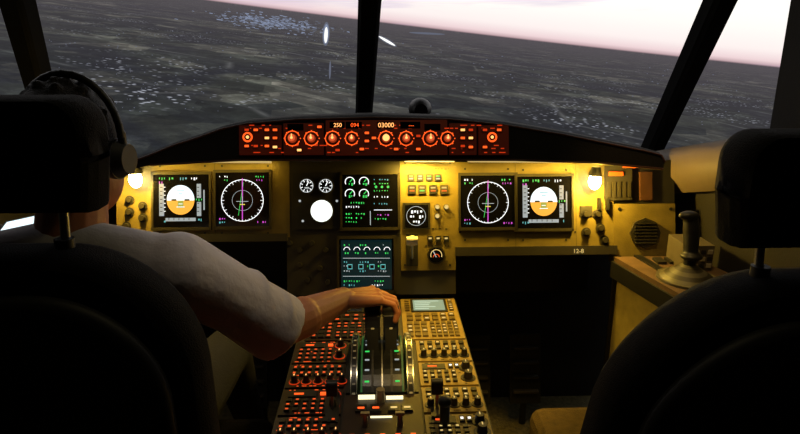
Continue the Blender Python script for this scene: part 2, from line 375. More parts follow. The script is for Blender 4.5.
def pfd(x0,y0,x1,y1):
    bezel(x0,y0,x1,y1); cx=(x0+x1)/2-.5; cy=(y0+y1)/2-1; r=13.5
    k=P.k; c=P.loc(cx,cy)
    up=[(c[0]+math.cos(t)*r*k,c[1]+math.sin(t)*r*k*1.08,h+.0003) for t in [math.pi*i/20 for i in range(21)]]
    dn=[(c[0]+math.cos(t)*r*k,c[1]+math.sin(t)*r*k*1.08,h+.0003) for t in [math.pi+math.pi*i/20 for i in range(21)]]
    D.mb.add(up,[tuple(range(21))],gB); D.mb.add(dn,[tuple(range(21))],gO)
    D.rect(cx-r,cy-.5,cx+r,cy+.5,h+.0008,gW)
    D.rect(cx-3,cy+1,cx+3,cy+8,h+.0006,glow('em_fd_green',(.45,.50,.08),.8))
    for i,w in ((-9,4),(-6,2),(4,2),(7,4)): D.rect(cx-w,cy+i-.3,cx+w,cy+i+.3,h+.001,gC if i<0 else gW)
    D.rect(cx-9,cy-.8,cx-4,cy+.8,h+.0014,BLK); D.rect(cx+4,cy-.8,cx+9,cy+.8,h+.0014,BLK)
    D.rect(x0+4,cy-16,x0+9,cy+16,h,gTape); D.rect(x1-10.5,cy-16,x1-6,cy+16,h,gTape); D.rect(x1-4,cy-10,x1-2.5,cy+10,h,gTape)
    D.rect(x1-12,cy-2,x1-4,cy+2,h+.0012,SCR); D.glyphs(x1-11,cy,3,gG,h+.0016)
    for i in range(-13,14,4): D.rect(x0+9,cy+i,x0+10.5,cy+i+.7,h+.0004,gW); D.rect(x1-10,cy+i,x1-8,cy+i+.8,h+.0004,BLK); D.rect(x0+5,cy+i,x0+7.5,cy+i+.8,h+.0004,BLK)
    D.rect(cx-15,cy+18,cx+15,cy+21,h,gTape); 
    for i in range(-12,13,5): D.rect(cx+i,cy+18,cx+i+.7,cy+20,h+.0005,BLK)
    for j,xx in enumerate((x0+4,x0+14,x0+25,x0+36)): D.glyphs(xx,y0+3,3,(gG,gG,gC,gW)[j],h); 
    D.glyphs(x0+4,y0+7,2,gM,h); D.glyphs(x1-9,y1-6,2,gC,h); D.glyphs(x0+4,y1-4,3,gC,h)
def nd(x0,y0,x1,y1):
    bezel(x0,y0,x1,y1); cx=(x0+x1)/2; cy=(y0+y1)/2+1
    D.ring(cx,cy,20.5,.7,h,gW); D.ring(cx,cy,10,.3,h,gWd)
    for a in range(0,360,10):
        t=math.radians(a); q=18 if a%30==0 else 19.2; D.line(cx+math.cos(t)*q,cy+math.sin(t)*q,cx+math.cos(t)*20.5,cy+math.sin(t)*20.5,.45,h,gW)
    D.line(cx,cy-22,cx,cy+19,.9,h+.0004,gM); D.line(cx-6,cy+1,cx+6,cy+1,.5,h+.0006,gWd); D.line(cx,cy-4,cx,cy+5,.6,h+.0008,gWd)
    D.line(cx-2.5,cy+4,cx+2.5,cy+4,.8,h+.0008,glow('em_yel',(1,.8,.1),1)); D.line(cx+1,cy-18,cx-4,cy+15,.4,h+.0003,gG)
    D.glyphs(x0+2,y0+3,4,gW,h,1.2,1.8); D.glyphs(x0+2,y0+6.5,4,gG,h,1.2,1.8); D.glyphs(x1-12,y0+3,4,gG,h,1.2,1.8); D.glyphs(x1-11,y0+6.5,4,gM,h,1.2,1.8)
    D.glyphs(x0+2,y1-6,3,gM,h,1.2,1.8); D.glyphs(x0+2,y1-2.5,3,gC,h,1.2,1.8); D.glyphs(x1-10,y1-3,4,gM,h,1.2,1.8)
pfd(156,176,208,226); nd(218,174,268,225)
nd(462,177,513,226); pfd(518,178,569,227)
for x,y in ((130,200),(130,212),(143,206),(143,218),(127,226)): D.knob(x,y,3,.014,DKG,BEZ,PAND)
for x,y in ((597,214),(585,214),(586,232),(600,228),(604,240)): D.knob(x,y,3.2,.016,DKG,BEZ,PAND)
D.box(580,206,592,216,0,.004,PAND)
for x in (598,606): D.box(x-1,198,x+1,210,0,.02,BLK)
D.box(293,173,339,229,0,.004,BLK)
for x,y,r in ((307,186,7.5),(326,186,7.5)):
    D.disc(x,y,r+1,.010,DKG,28,0); D.disc(x,y,r-.3,.0108,SCR,28,0); D.ring(x,y,r-1.2,.9,.0112,gWd)
    for a in range(0,360,40): t=math.radians(a); D.line(x+math.cos(t)*(r-3.5),y+math.sin(t)*(r-3.5),x+math.cos(t)*(r-1),y+math.sin(t)*(r-1),.7,.0113,gW)
    D.line(x,y,x+2,y-4.5,.9,.0115,gW); D.line(x-2,y+2,x+2.5,y+2,1.4,.0114,gWd)
D.disc(322,211,12.2,.012,DKG,32,0); D.disc(322,211,10.8,.0128,glow('em_ball',(.92,.97,.9),1.5),32,0); D.line(313,211,331,211,.7,.0133,gTape)
for x,y in ((300,201),(303,221),(337,201)): D.disc(x,y,1.2,.006,gWd,10,0)
bezel(344,176,396,226)
for x,y in ((350,182),(364,182),(350,194),(364,194)):
    D.ring(x,y,4.6,.8,h,gW,-30,210); D.line(x,y,x+3,y-3.2,.8,h+.0003,gG); D.glyphs(x-1,y+2.5,2,gG,h)
for y in (180,184,191,197): D.glyphs(374,y,6,random.choice((gG,gC,gW)),h,1.2,1.6,2.6)
D.glyphs(346,203,8,gG,h,1.2,1.8); D.glyphs(346,207,6,gW,h,1.2,1.8); D.glyphs(374,204,6,gC,h,1.2,1.8)
D.rect(370,211,370.8,225,h,gWd); D.line(374,210,392,210,.6,h,gW); D.glyphs(375,215,6,gM,h,1.2,1.6); D.glyphs(375,219,5,gG,h,1.2,1.6); D.glyphs(346,214,8,gG,h,1.2,1.6); D.glyphs(346,218,7,gG,h,1.2,1.6); D.glyphs(346,222,5,gG,h,1.2,1.6)
for x in (376,382,388): D.disc(x,187,1.3,h,gG,10)
bezel(341,240,392,289)
D.rect(341,240,392,289,.0078,mat('sd_bg',(.004,.008,.01),.2,em=(.02,.10,.11),es=.12,var=0))
for x in (347,357,367,377,387): D.ring(x,250,3,.6,h+.0002,gW,0,180); D.glyphs(x-2,253,2,gG,h+.0002,1.2,1.6)
D.line(343,258,390,258,.5,h+.0002,gWd)
for y in (245,262,266,271): 
    for x in (344,360,378): D.glyphs(x,y,random.randint(2,4),random.choice((gG,gC,gWd)),h+.0002,1.2,1.6)
for x in (350,361,372,383): D.box(x-2.5,264,x+2.5,269,h,h+.0004,gC); D.rect(x-1.9,264.8,x+1.9,268.2,h+.001,SCR)
D.line(343,276,390,276,.5,h+.0002,gWd); D.glyphs(344,281,7,gG,h+.0002,1.2,1.6); D.glyphs(370,281,6,gG,h+.0002,1.2,1.6); D.glyphs(344,285,5,gC,h+.0002,1.2,1.6); D.glyphs(372,285,5,gW,h+.0002,1.2,1.6)
for x,y in ((290,243),(300,250),(312,243),(326,250),(300,265),(320,268),(308,280),(328,282)): D.knob(x,y,2.6,.01,BLK,DKG)
for i,x in enumerate((411,420,429,438)):
    D.box(x-3.6,174,x+3.6,181,0,.004,BLK); D.rect(x-2,175.5,x+2,177,.0046,(gG,gC,gG,gG)[i]); D.rect(x-2,178,x+2,179.4,.0046,gWd)
for i,x in enumerate((412,422,433,444)):
    D.box(x-4,185,x+4,194,0,.005,BEZ if i%2 else BLK); D.rect(x-2.4,187,x+2.4,188.5,.0056,gKY); 
    D.rect(x-2.4,190,x+2.4,191.5,.0056,gG if i==1 else gKO)
D.box(403,203,430,229,0,.006,BLK); D.rect(405,205,428,227,.007,SCR); D.ring(416,216,9.5,.5,.0076,gWd)
D.glyphs(411,212,4,gW,.0076,2,3,3); D.glyphs(410,217,5,gW,.0076,2,3,3); D.glyphs(413,222,3,gW,.0076)
for x,y in ((437,207),(446,207),(437,216)): D.knob(x,y,2.5,.012,BLK,gKY)
D.box(406,234,418,266,0,.003,BLK)
D.disc(436,255,9,.008,BEZ,24,0); D.disc(436,255,7.5,.0088,SCR,24,0); D.ring(436,255,5.5,.8,.0094,gKY,-20,200); D.ring(436,257,3,.6,.0094,gKO,0,180); D.line(436,257,433,251,.8,.0098,gWd)
for x in (430,438,446): D.box(x-2.6,236,x+2.6,242,0,.005,BLK); D.rect(x-1.5,237.5,x+1.5,239,.0055,gKY)
D.glyphs(405,169,14,DKG,.001,2,1.4,3.3); D.glyphs(432,229,5,DKG,.001,2,1.4,3.3); D.glyphs(425,246,8,DKG,.001,2,1.2,3.3)
D.mb.obj('panel_face',ip,P.M)
b=MB(); c=P.loc(412,258); e=P.loc(411,240)
b.cyl((c[0],c[1],0),(e[0],e[1],.06),.005,STL,n=14); b.ell((e[0],e[1],.064),(.016,.016,.010),WHT)
b.cyl((e[0]-.016,e[1],.064),(e[0]+.016,e[1],.064),.0125,WHT,n=20)
b.obj('gear_lever',ip,P.M)
b=MB(); b.box((-.30,1.74,0),(.225,2.12,.62),BLK); b.box((-1.0,2.0,.5),(.72,2.12,.88),BLK); b.obj('under_structure',ip)
text(P,577,251,'12-8',6,gKY,ip,.014)
# ---- flood lamps under the glareshield
WARM=(1,.62,.07)
for nm,px,py,en in (('panel_lamp',141,180,3.4),('panel_lamp',590,182,6.2)):
    lp=empty(nm); q=P.w(px,py,.042)
    b=MB(); b.ell(q,(.019,.015,.026),gWarm); b.cyl(q+V((0,0,.018)),q+V((0,.0,.044)),.020,BLK,.012)
    b.cyl(q+V((0,0,.03)),P.w(px,py-8,0),.005,BLK,n=10)
    b.obj('lamp_head',lp)
    light('bulb','POINT',P.w(px,py+3,.068),en,WARM,lp,.012)
lc=empty('strip_lamp'); q0=P.w(404,162,.055); q1=P.w(452,162,.055)
b=MB(); b.cyl(q0,q1,.005,glow('em_tube',(1,.72,.22),2),n=12); b.box(q0+V((-.01,-.004,.008)),q1+V((.01,.05,.016)),BLK); b.obj('tube',lc)
light('tube_light','AREA',P.w(428,163,.06),4.4,WARM,lc,.15,P.w(428,215,0),sy=.012)
for x0,x1,e in ((150,275,.35),(465,600,.8)):
    l2=empty('strip_lamp'); q0=P.w(x0,163,.06);q1=P.w(x1,164,.06)
    b=MB(); b.cyl(q0,q1,.003,glow('em_tube_dim',(1,.7,.25),.6),n=10); b.box(q0+V((-.01,-.004,.004)),q1+V((.01,.05,.012)),BLK); b.obj('tube',l2)
    light('tube_light','AREA',P.w((x0+x1)/2,166,.06),e,WARM,l2,(x1-x0)*P.k,P.w((x0+x1)/2,225,0),sy=.01)
# ================================================================ standby compass on the coaming
b=MB(); q=on_y(420,112,1.93); sx=q.x; z=1.095
b.cyl((sx,1.93,z),(sx,1.93,z+.03),.045,BLK,.04); b.ell((sx,1.93,z+.048),(.036,.05,.034),BLK)
b.box((sx-.052,1.905,z),(sx-.012,1.96,z+.022),BLK); b.box((sx+.0,1.905,z),(sx+.058,1.96,z+.018),BLK); b.cyl((sx,1.885,z+.048),(sx,1.878,z+.048),.02,SCR)
b.obj('standby_compass',bevel=.006)
# ================================================================ centre pedestal
PZ=.60
pd=empty('center_pedestal')
PB=mat('pedestal_body',(.04,.034,.025),.6)
b=MB(); b.box((-.225,.80,0),(.225,1.735,PZ-.012),PB); b.obj('body',pd,bevel=.006)
LP=mat('radio_plate',(.018,.006,.003),.5); RP=mat('radio_plate_lit',(.24,.165,.042),.5,bump=.1); KEY=mat('key_cap',(.012,.009,.007),.45); KEYL=mat('key_cap_light',(.10,.07,.022),.45)  # right plates: lit copy, the flood's yellow put into the base colour
b=MB()
b.box((-.222,.81,PZ-.02),(.222,1.73,PZ-.006),PB)
def plate(x0,x1,y0,y1,m): b.box((x0+.002,y0+.002,PZ-.008),(x1-.002,y1-.002,PZ),m)
def keys(x0,x1,y0,y1,nx,ny,mk,ml,fill=.7,prob=1,lit=1):
    dx=(x1-x0)/nx; dy=(y1-y0)/ny
    for i in range(nx):
        for j in range(ny):
            if random.random()>prob: continue
            cx=x0+dx*(i+.5); cy=y0+dy*(j+.5)
            b.box((cx-dx*fill/2,cy-dy*fill/2,PZ),(cx+dx*fill/2,cy+dy*fill/2,PZ+.005),mk)
            if random.random()<lit: b.box((cx-dx*fill*.28,cy-dy*fill*.18,PZ+.005),(cx+dx*fill*.28,cy+dy*fill*.18,PZ+.0056),ml)
def knobs(pts,r,mk,mt,hh=.018,ring=None):
    for x,y in pts:
        if ring: b.cyl((x,y,PZ),(x,y,PZ+.0015),r*1.6,ring,n=24); b.cyl((x,y,PZ),(x,y,PZ+.002),r*1.42,KEY,n=24)
        b.cyl((x,y,PZ),(x,y,PZ+hh),r,mk,r*.8,n=20,capm=mk); b.box((x-.001,y-r*.1,PZ+hh),(x+.001,y+r*.7,PZ+hh+.0006),mt)
for x0,x1,pm,mk,ml in ((-.20,-.02,LP,KEY,gKO),(.055,.22,RP,KEYL,gKY)):
    plate(x0,x1,1.46,1.725,pm)
    b.box((x0+.03,1.625,PZ),(x1-.03,1.71,PZ+.003),BLK); b.box((x0+.037,1.632,PZ+.003),(x1-.037,1.703,PZ+.004),gTeal if x0>0 else SCR)
    if x0>0:
        for k in range(5): b.box((x0+.042,1.64+k*.013,PZ+.004),(x0+.042+random.uniform(.03,.075),1.643+k*.013,PZ+.0045),glow('em_green_txt',(.8,1,.75),.8))
    lit=.35 if x0>0 else .8
    keys(x0+.01,x0+.028,1.63,1.705,1,5,mk,ml,lit=lit); keys(x1-.028,x1-.01,1.63,1.705,1,5,mk,ml,lit=lit)
    keys(x0+.012,x1-.012,1.565,1.615,6,2,mk,ml,lit=lit); keys(x0+.012,x0+.07,1.47,1.56,3,4,mk,ml,.75,lit=lit); keys(x0+.075,x1-.012,1.47,1.56,5,5,mk,ml,.72,lit=lit)
rows=[(1.345,1.455),(1.235,1.34),(1.13,1.23),(1.03,1.125),(.92,1.025),(.815,.915)]
def scatter(x0,x1,y0,y1,n,m):
    for i in range(n):
        x=random.uniform(x0+.006,x1-.012); y=random.choice((y0+.006,y1-.006,(y0+y1)/2)); b.box((x,y,PZ),(x+random.uniform(.003,.009),y+.0022,PZ+.0006),m)
for i,(y0,y1) in enumerate(rows):
    plate(-.22,-.085,y0,y1,LP); scatter(-.22,-.085,y0,y1,16,gKO)
    if i%2==0:
        b.box((-.205,y1-.035,PZ),(-.145,y1-.012,PZ+.003),BLK); b.box((-.193,y1-.027,PZ+.003),(-.172,y1-.021,PZ+.0036),gFO)
        keys(-.21,-.12,y0+.008,y1-.04,5,3,KEY,gKO,.6,lit=.85); knobs([(-.105,y0+.03),(-.105,y1-.025)],.009,KEY,gFY,ring=gFOd)
        b.box((-.136,y1-.027,PZ),(-.124,y1-.021,PZ+.005),gFO)
    else:
        keys(-.213,-.092,y0+.045,y1-.008,7,2,KEY,gKO,.62,lit=.85); knobs([(-.20+k*.027,y0+.024) for k in range(5)],.0075,KEY,gFY,ring=gFOd)
for i,(y0,y1) in enumerate(rows):
    plate(.085,.22,y0,y1,RP); scatter(.085,.22,y0,y1,12,DKG)
    if i%2==1:
        b.box((.095,y1-.035,PZ),(.15,y1-.012,PZ+.003),BLK); b.box((.108,y1-.027,PZ+.003),(.13,y1-.021,PZ+.0036),gKO)
        keys(.092,.175,y0+.008,y1-.04,5,3,KEY,gKY,.6,lit=.5); knobs([(.198,y0+.03),(.198,y1-.03)],.011,KEY,gKY,ring=BEZ)
        keys(.155,.185,y1-.036,y1-.01,2,1,KEY,gW)
    else:
        keys(.092,.213,y0+.052,y1-.008,6,2,KEY,gKY,.6,lit=.5); knobs([(.103+k*.025,y0+.027) for k in range(5)],.008,KEY,gKY,ring=DKG)
b.obj('control_plates',pd)
tq=MB(); y0,y1=1.205,1.455
tq.box((-.08,y0,PZ-.01),(.08,y1,PZ+.004),BLK)
yc=(y0+y1)/2; rad=.18; zc=PZ+.055-rad
def arc_strip(x0,x1,r,m,a0=-44,a1=44,thick=.006):
    n=20
    vs=[]
    for i in range(n+1):
        t=math.radians(a0+(a1-a0)*i/n)
        for x,rr in ((x0,r),(x1,r),(x1,r-thick),(x0,r-thick)): vs.append((x,yc+rr*math.sin(t),zc+rr*math.cos(t)))
    fs=[]
    for i in range(n):
        for j in range(4): fs.append((4*i+j,4*i+(j+1)%4,4*i+4+(j+1)%4,4*i+4+j))
    fs+=[(3,2,1,0),tuple(4*n+q for q in range(4))]
    tq.add(vs,fs,m)
QM=mat('quadrant_metal',(.010,.011,.010),.28,.5)
arc_strip(-.044,.044,rad-.002,QM,thick=.05)
arc_strip(-.048,-.044,rad+.001,gGd,thick=.03); arc_strip(.044,.048,rad+.001,gGd,thick=.03)
arc_strip(-.024,-.019,rad+.0005,BLK); arc_strip(.019,.024,rad+.0005,BLK); arc_strip(-.0015,.0015,rad+.001,STL)
TWM=mat('trim_wheel',(.02,.02,.02),.3); TWR=mat('trim_wheel_rim',(.55,.55,.45),.25,.8)
for sx in(-1,1):
    for i in range(8):
        t=math.radians(-36+i*9); tq.box((sx*.034-.005,yc+rad*math.sin(t)-.0008,zc+rad*math.cos(t)-.003),(sx*.034+.005,yc+rad*math.sin(t)+.0008,zc+rad*math.cos(t)+.0006),gTape if i%3 else gG)
    zw=zc+.030; rw=.160
    tq.cyl((sx*.063-.007,yc,zw),(sx*.063+.007,yc,zw),rw,TWM,n=72)
    for ex in (-.0075,.0055): tq.cyl((sx*.063+ex,yc,zw),(sx*.063+ex+.002,yc,zw),rw+.0012,TWR,n=72)
    for i in range(17):
        t=math.radians(-60+i*7.5); r=rw+.0006
        tq.box((sx*.063-.0035,-.002,-.001),(sx*.063+.0035,.002,.001),WHT,Matrix.Translation((0,yc+r*math.sin(t),zw+r*math.cos(t)))@Matrix.Rotation(-t,4,'X'))
tq.obj('throttle_quadrant',pd)
LV=mat('lever_black',(.007,.007,.007),.35)
b=MB()
for sx in (-1,1):
    x0=sx*.0215-.0135
    b.poly([(x0,1.295,PZ+.035),(x0,1.36,PZ+.035),(x0,1.388,.725),(x0,1.346,.725)],(.027,0,0),LV)
    b.cyl((sx*.0215-.0195,1.372,.728),(sx*.0215+.0195,1.372,.728),.020,BLK,n=28)
    b.box((sx*.0215-.018,1.330,.665),(sx*.0215+.018,1.378,.728),LV)
    b.box((sx*.0215-.004,1.3285,.690),(sx*.0215+.004,1.331,.698),WHT)
b.obj('thrust_levers',pd,bevel=.003)
b=MB()
b.box((-.082,1.045,PZ-.008),(.082,1.20,PZ+.001),LP); b.box((-.082,.815,PZ-.008),(.082,1.04,PZ+.001),LP)
bar=glow('em_bar',(1,.88,.5),1.6); HND=mat('handle_cream',(.30,.24,.13),.5)
b.box((-.052,1.182,PZ),(-.016,1.186,PZ+.010),bar); b.box((.008,1.180,PZ),(.045,1.184,PZ+.008),bar)
b.cyl((-.004,1.175,PZ),(-.004,1.175,PZ+.03),.010,HND,.009)
for x in (-.045,-.014,.024,.052): b.box((x-.012,1.132,PZ),(x+.012,1.156,PZ+.006),KEY); b.box((x-.007,1.140,PZ+.006),(x+.007,1.146,PZ+.0066),(gFO if x<0 else gKY))
b.box((-.025,1.113,PZ),(.02,1.116,PZ+.004),bar)
for x in (-.035,.035): b.cyl((x,1.085,PZ),(x,1.085,PZ+.03),.006,STL,.005); b.box((x-.009,1.081,PZ+.026),(x+.009,1.089,PZ+.033),HND)
for yy in (1.05,1.0):
    for x in (-.06,-.03,0,.03,.06): b.cyl((x,yy,PZ),(x,yy,PZ+.006),.009,KEY); b.box((x-.005,yy-.001,PZ+.006),(x+.005,yy+.002,PZ+.007),gFO)
b.box((-.05,.9,PZ),(.05,.97,PZ+.004),BLK)
def lever(x,y,hx):
    b.box((x-.014,y-.05,PZ),(x+.014,y+.05,PZ+.003),BLK); b.box((x-.003,y-.006,PZ),(x+.003,y+.006,PZ+.055),STL)
    b.cyl((x-hx,y,PZ+.058),(x+hx,y,PZ+.058),.010,BLK,n=20); b.box((x-hx,y-.009,PZ+.035),(x+hx,y+.009,PZ+.058),BLK)
lever(.115,1.15,.012); lever(-.105,1.15,.011)
b.cyl((.125,1.085,PZ),(.125,1.085,PZ+.05),.010,BLK); b.ell((.125,1.085,PZ+.055),(.014,.014,.012),BLK)
b.obj('lower_controls',pd)
# ceiling lamps: pedestal flood, added fill over the right console, map lamp
for nm,pos,tgt,en,sp,col in (('flood_lamp',(.24,.95,1.87),(.19,1.42,.6),80,28,(1,.62,.11)),('flood_lamp',(.62,1.32,1.87),(.78,1.58,.68),12,42,(1,.62,.20)),('map_lamp',(-.10,.95,1.87),(-.20,1.24,.8),6,46,(1,.80,.62))):
    fl=empty(nm); b=MB(); p=V(pos); d=(V(tgt)-p).normalized()
    b.cyl((p.x,p.y,1.95),p,.012,BLK); b.cyl(p-d*.03,p+d*.03,.022,BLK,.034,capm=gWarm); b.obj('housing',fl)
    light('flood','SPOT',p+d*.04,en,col,fl,.02,tgt,sp,.9)
# ================================================================ rudder pedals
for X0 in (.42,-.55):
    rp=empty('rudder_pedals'); b=MB()
    for dx in (-.09,.09):
        x=X0+dx
        b.poly([(x-.055,1.93,.10),(x+.055,1.93,.10),(x+.055,1.99,.34),(x-.055,1.99,.34)],(0,.02,-.004),DKG)
        for k in range(4): b.box((x-.045,1.925+k*.014,.14+k*.05),(x+.045,1.945+k*.014,.15+k*.05),PB)
        b.cyl((x,1.97,.2),(x,2.11,.12),.014,DKG); b.cyl((x,1.95,.12),(x,1.96,0),.012,DKG)
    b.obj('pedals',rp,bevel=.003)
# ================================================================ right side console with sidestick
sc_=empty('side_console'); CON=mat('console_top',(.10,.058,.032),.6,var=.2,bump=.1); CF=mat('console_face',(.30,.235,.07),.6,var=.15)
b=MB(); e0=(.712,1.73); e1=(.79,1.385); wx0=.93; wx1=1.02
pts=[(e0[0],e0[1],0),(e1[0],e1[1],0),(wx1,1.385,0),(wx0,1.73,0)]
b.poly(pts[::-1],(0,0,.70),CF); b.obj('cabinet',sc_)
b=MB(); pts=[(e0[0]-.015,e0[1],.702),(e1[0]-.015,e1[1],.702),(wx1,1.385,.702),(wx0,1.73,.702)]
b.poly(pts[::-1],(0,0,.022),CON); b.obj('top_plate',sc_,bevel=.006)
b=MB()
b.poly([(e0[0]-.022,e0[1],.66),(e1[0]-.022,e1[1],.66),(e1[0]-.004,e1[1],.66),(e0[0]-.004,e0[1],.66)][::-1],(0,0,.05),BLK)
b.poly([(e0[0]+.045,e0[1],.7235),(e1[0]+.02,e1[1],.7235),(e1[0]+.045,e1[1],.7235),(e0[0]+.065,e0[1],.7235)][::-1],(0,0,.006),BLK)
b.box((.70,1.728,.0),(.73,1.735,.70),BLK)
for k in range(3): b.box((.80+k*.035,1.66,.724),(.825+k*.035,1.70,.732),DKG)
b.obj('edge_trim',sc_)
b=MB()
KB=mat('annunciator_box',(.10,.085,.06),.5); KBW=mat('annunciator_label',(.35,.32,.25),.5)
b.box((.845,1.60,.724),(.925,1.71,.80),KB)
for i in range(4):
    for j in range(3): b.box((.85+i*.019,1.598,.735+j*.02),(.864+i*.019,1.60,.748+j*.02),KBW if (i+j)%2 else DKG)
b.obj('switch_box',sc_,bevel=.003)
def stick(X,Y,Z,name):
    e=empty(name); b=MB(); BOOT=mat('rubber_boot',(.09,.082,.055),.5)
    b.cyl((X,Y,Z),(X,Y,Z+.006),.080,BOOT,n=32)
    for k in range(5): b.cyl((X,Y,Z+.006+k*.008),(X,Y,Z+.014+k*.008),.072-k*.012,BOOT if k%2==0 else BEZ,.060-k*.012,n=32)
    b.cyl((X,Y,Z+.042),(X,Y+.004,Z+.075),.016,BLK,.016); b.obj('base',e)
    b=MB(); b.bone((X,Y,Z+.07),(X,Y+.012,Z+.135),.019,.021,BLK); b.bone((X,Y+.012,Z+.135),(X-.004,Y+.016,Z+.165),.022,.019,BLK)
    b.ell((X,Y-.004,Z+.068),(.03,.028,.012),BLK); b.bone((X,Y+.02,Z+.12),(X,Y+.042,Z+.13),.008,.007,BLK); b.ell((X-.012,Y+.012,Z+.176),(.028,.018,.013),BLK)
    b.obj('grip',e,remesh=.003,smooth_it=3)
stick(.83,1.545,.724,'side_stick')
lc2=empty('side_console'); b=MB(); b.box((-1.06,1.2,0),(-.87,1.73,.70),WALL); b.box((-1.06,1.2,.70),(-.86,1.73,.72),DKG); b.obj('cabinet',lc2,bevel=.004)
stick(-.955,1.50,.72,'side_stick')
tb=empty('console_glint'); q=on_y(28,228,1.42); b=MB()  # added glowing slab on a stalk, imitates window light reflected off the console
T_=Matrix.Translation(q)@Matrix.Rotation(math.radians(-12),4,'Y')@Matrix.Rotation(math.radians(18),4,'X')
b.box((-.075,-.05,-.006),(.075,.05,.004),BLK,T_); b.box((-.068,-.043,.004),(.068,.043,.005),gGlint,T_)
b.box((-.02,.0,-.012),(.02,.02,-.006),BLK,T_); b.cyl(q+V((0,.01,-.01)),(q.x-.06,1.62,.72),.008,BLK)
b.obj('glint_slab',tb)
# ================================================================ seats
def rounded_back(b,cx,y,z0,z1,hw,t,m,lean=.03,rad=.16,n=12,tp=0):
    out=[]
    out.append((-hw*.92,z0)); out.append((-hw,z0+.08)); out.append((-hw,z0+(z1-z0)*.45))
    zc=z1-rad
    for i in range(n+1):
        a=math.pi-(math.pi/2)*i/n; out.append((-(hw-rad)+rad*math.cos(a), zc+rad*math.sin(a)))
    for i in range(n+1):
        a=math.pi/2-(math.pi/2)*i/n; out.append(((hw-rad)+rad*math.cos(a), zc+rad*math.sin(a)))
    out+= [(hw,z0+(z1-z0)*.45),(hw,z0+.08),(hw*.92,z0)]
    out=[(x*(1+tp*min(1,(z1-z)/.28)),z) for x,z in out]
    N=len(out); cz=(z0+z1)/2
    layers=[(-.5,.90),(-.42,.96),(-.2,1.0),(.2,1.0),(.42,.96),(.5,.90)]
    vs=[]
    for ly,s in layers:
        for x,z in out: vs.append((cx+x*s, y+ly*t-(z-z0)*lean, cz+(z-cz)*(1-(1-s)*.5)))
    fs=[]
    for l in range(len(layers)-1):
        for i in range(N): fs.append((l*N+i,l*N+(i+1)%N,(l+1)*N+(i+1)%N,(l+1)*N+i))
    b.add(vs,fs,m,True); L=len(layers)-1
    b.add(vs[:N],[tuple(reversed(range(N)))],m); b.add(vs[L*N:],[tuple(range(N))],m)
def seat(cx,ztop,hz0,hz1,name,cush,hw,tp,rad):
    e=empty(name)
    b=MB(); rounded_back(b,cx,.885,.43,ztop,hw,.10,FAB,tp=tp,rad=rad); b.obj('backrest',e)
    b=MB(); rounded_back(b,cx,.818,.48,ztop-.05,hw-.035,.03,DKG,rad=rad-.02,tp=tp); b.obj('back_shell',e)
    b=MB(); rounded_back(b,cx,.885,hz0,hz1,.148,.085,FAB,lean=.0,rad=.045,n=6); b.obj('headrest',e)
    b=MB()
    for dx in (-.08,.08): b.cyl((cx+dx,.872,ztop-.03),(cx+dx,.885,hz0+.02),.007,STL,n=12); b.cyl((cx+dx,.872,ztop-.02),(cx+dx,.872,ztop+.012),.014,BLK,n=12)
    b.obj('headrest_posts',e)
    b=MB(); w2=.275 if cx<0 else .295
    b.box((cx-w2,.94,.36),(cx+w2,1.36,.455 if cx<0 else .47),cush); b.obj('cushion',e,bevel=.035)
    b=MB(); b.box((cx-.22,.88,.26),(cx+.22,1.32,.36),DKG); b.box((cx-.15,.95,.04),(cx+.15,1.25,.27),BLK); b.box((cx-.2,.85,0),(cx+.2,1.3,.04),DKG); b.obj('base',e,bevel=.01)
    b=MB(); s=1 if cx>0 else -1
    xo=cx+s*.30
    b.box((xo-.025,.93,.66),(xo+.025,1.22,.70),BLK); b.cyl((xo,.93,.66),(xo,.90,.5),.012,DKG); b.obj('armrest',e,bevel=.01)
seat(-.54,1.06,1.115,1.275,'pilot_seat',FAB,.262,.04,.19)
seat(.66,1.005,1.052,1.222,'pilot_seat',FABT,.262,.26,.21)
# ================================================================ pilot (person)
SKIN=mat('skin',(.34,.125,.055),.5,var=.08,scale=40,bump=.05); SHIRT=mat('shirt_cotton',(.42,.39,.41),.9,var=.08,scale=12,bump=.9,bscale=11)
HAIR=mat('hair',(.008,.006,.005),.7,var=.4,scale=120,bump=.6,bscale=300,spec=.2); TRO=mat('trousers',(.015,.016,.022),.9,bump=.2)
pe=empty('pilot')
cx=-.555
SR_=V((-.36,1.045,.955)); SL=V((-.745,1.06,.95)); EL=V((-.205,1.19,.775)); W=V((-.088,1.330,.772))
b=MB()
b.ell((cx,1.055,.84),(.19,.108,.19),SHIRT,28,18); b.ell((cx,1.065,.62),(.165,.115,.17),SHIRT,28,18); b.ell((cx,1.06,.73),(.172,.108,.17),SHIRT,28,18)
b.bone(SR_,SL,.066,.066,SHIRT); b.bone(V((cx+.015,1.05,.995)),SR_,.056,.06,SHIRT); b.bone(V((cx-.005,1.05,.995)),SL,.056,.06,SHIRT)
b.bone(SR_,SR_.lerp(EL,.5),.070,.066,SHIRT); b.cyl(SR_.lerp(EL,.45),SR_.lerp(EL,.94)+V((0,0,-.012)),.064,SHIRT,.074)
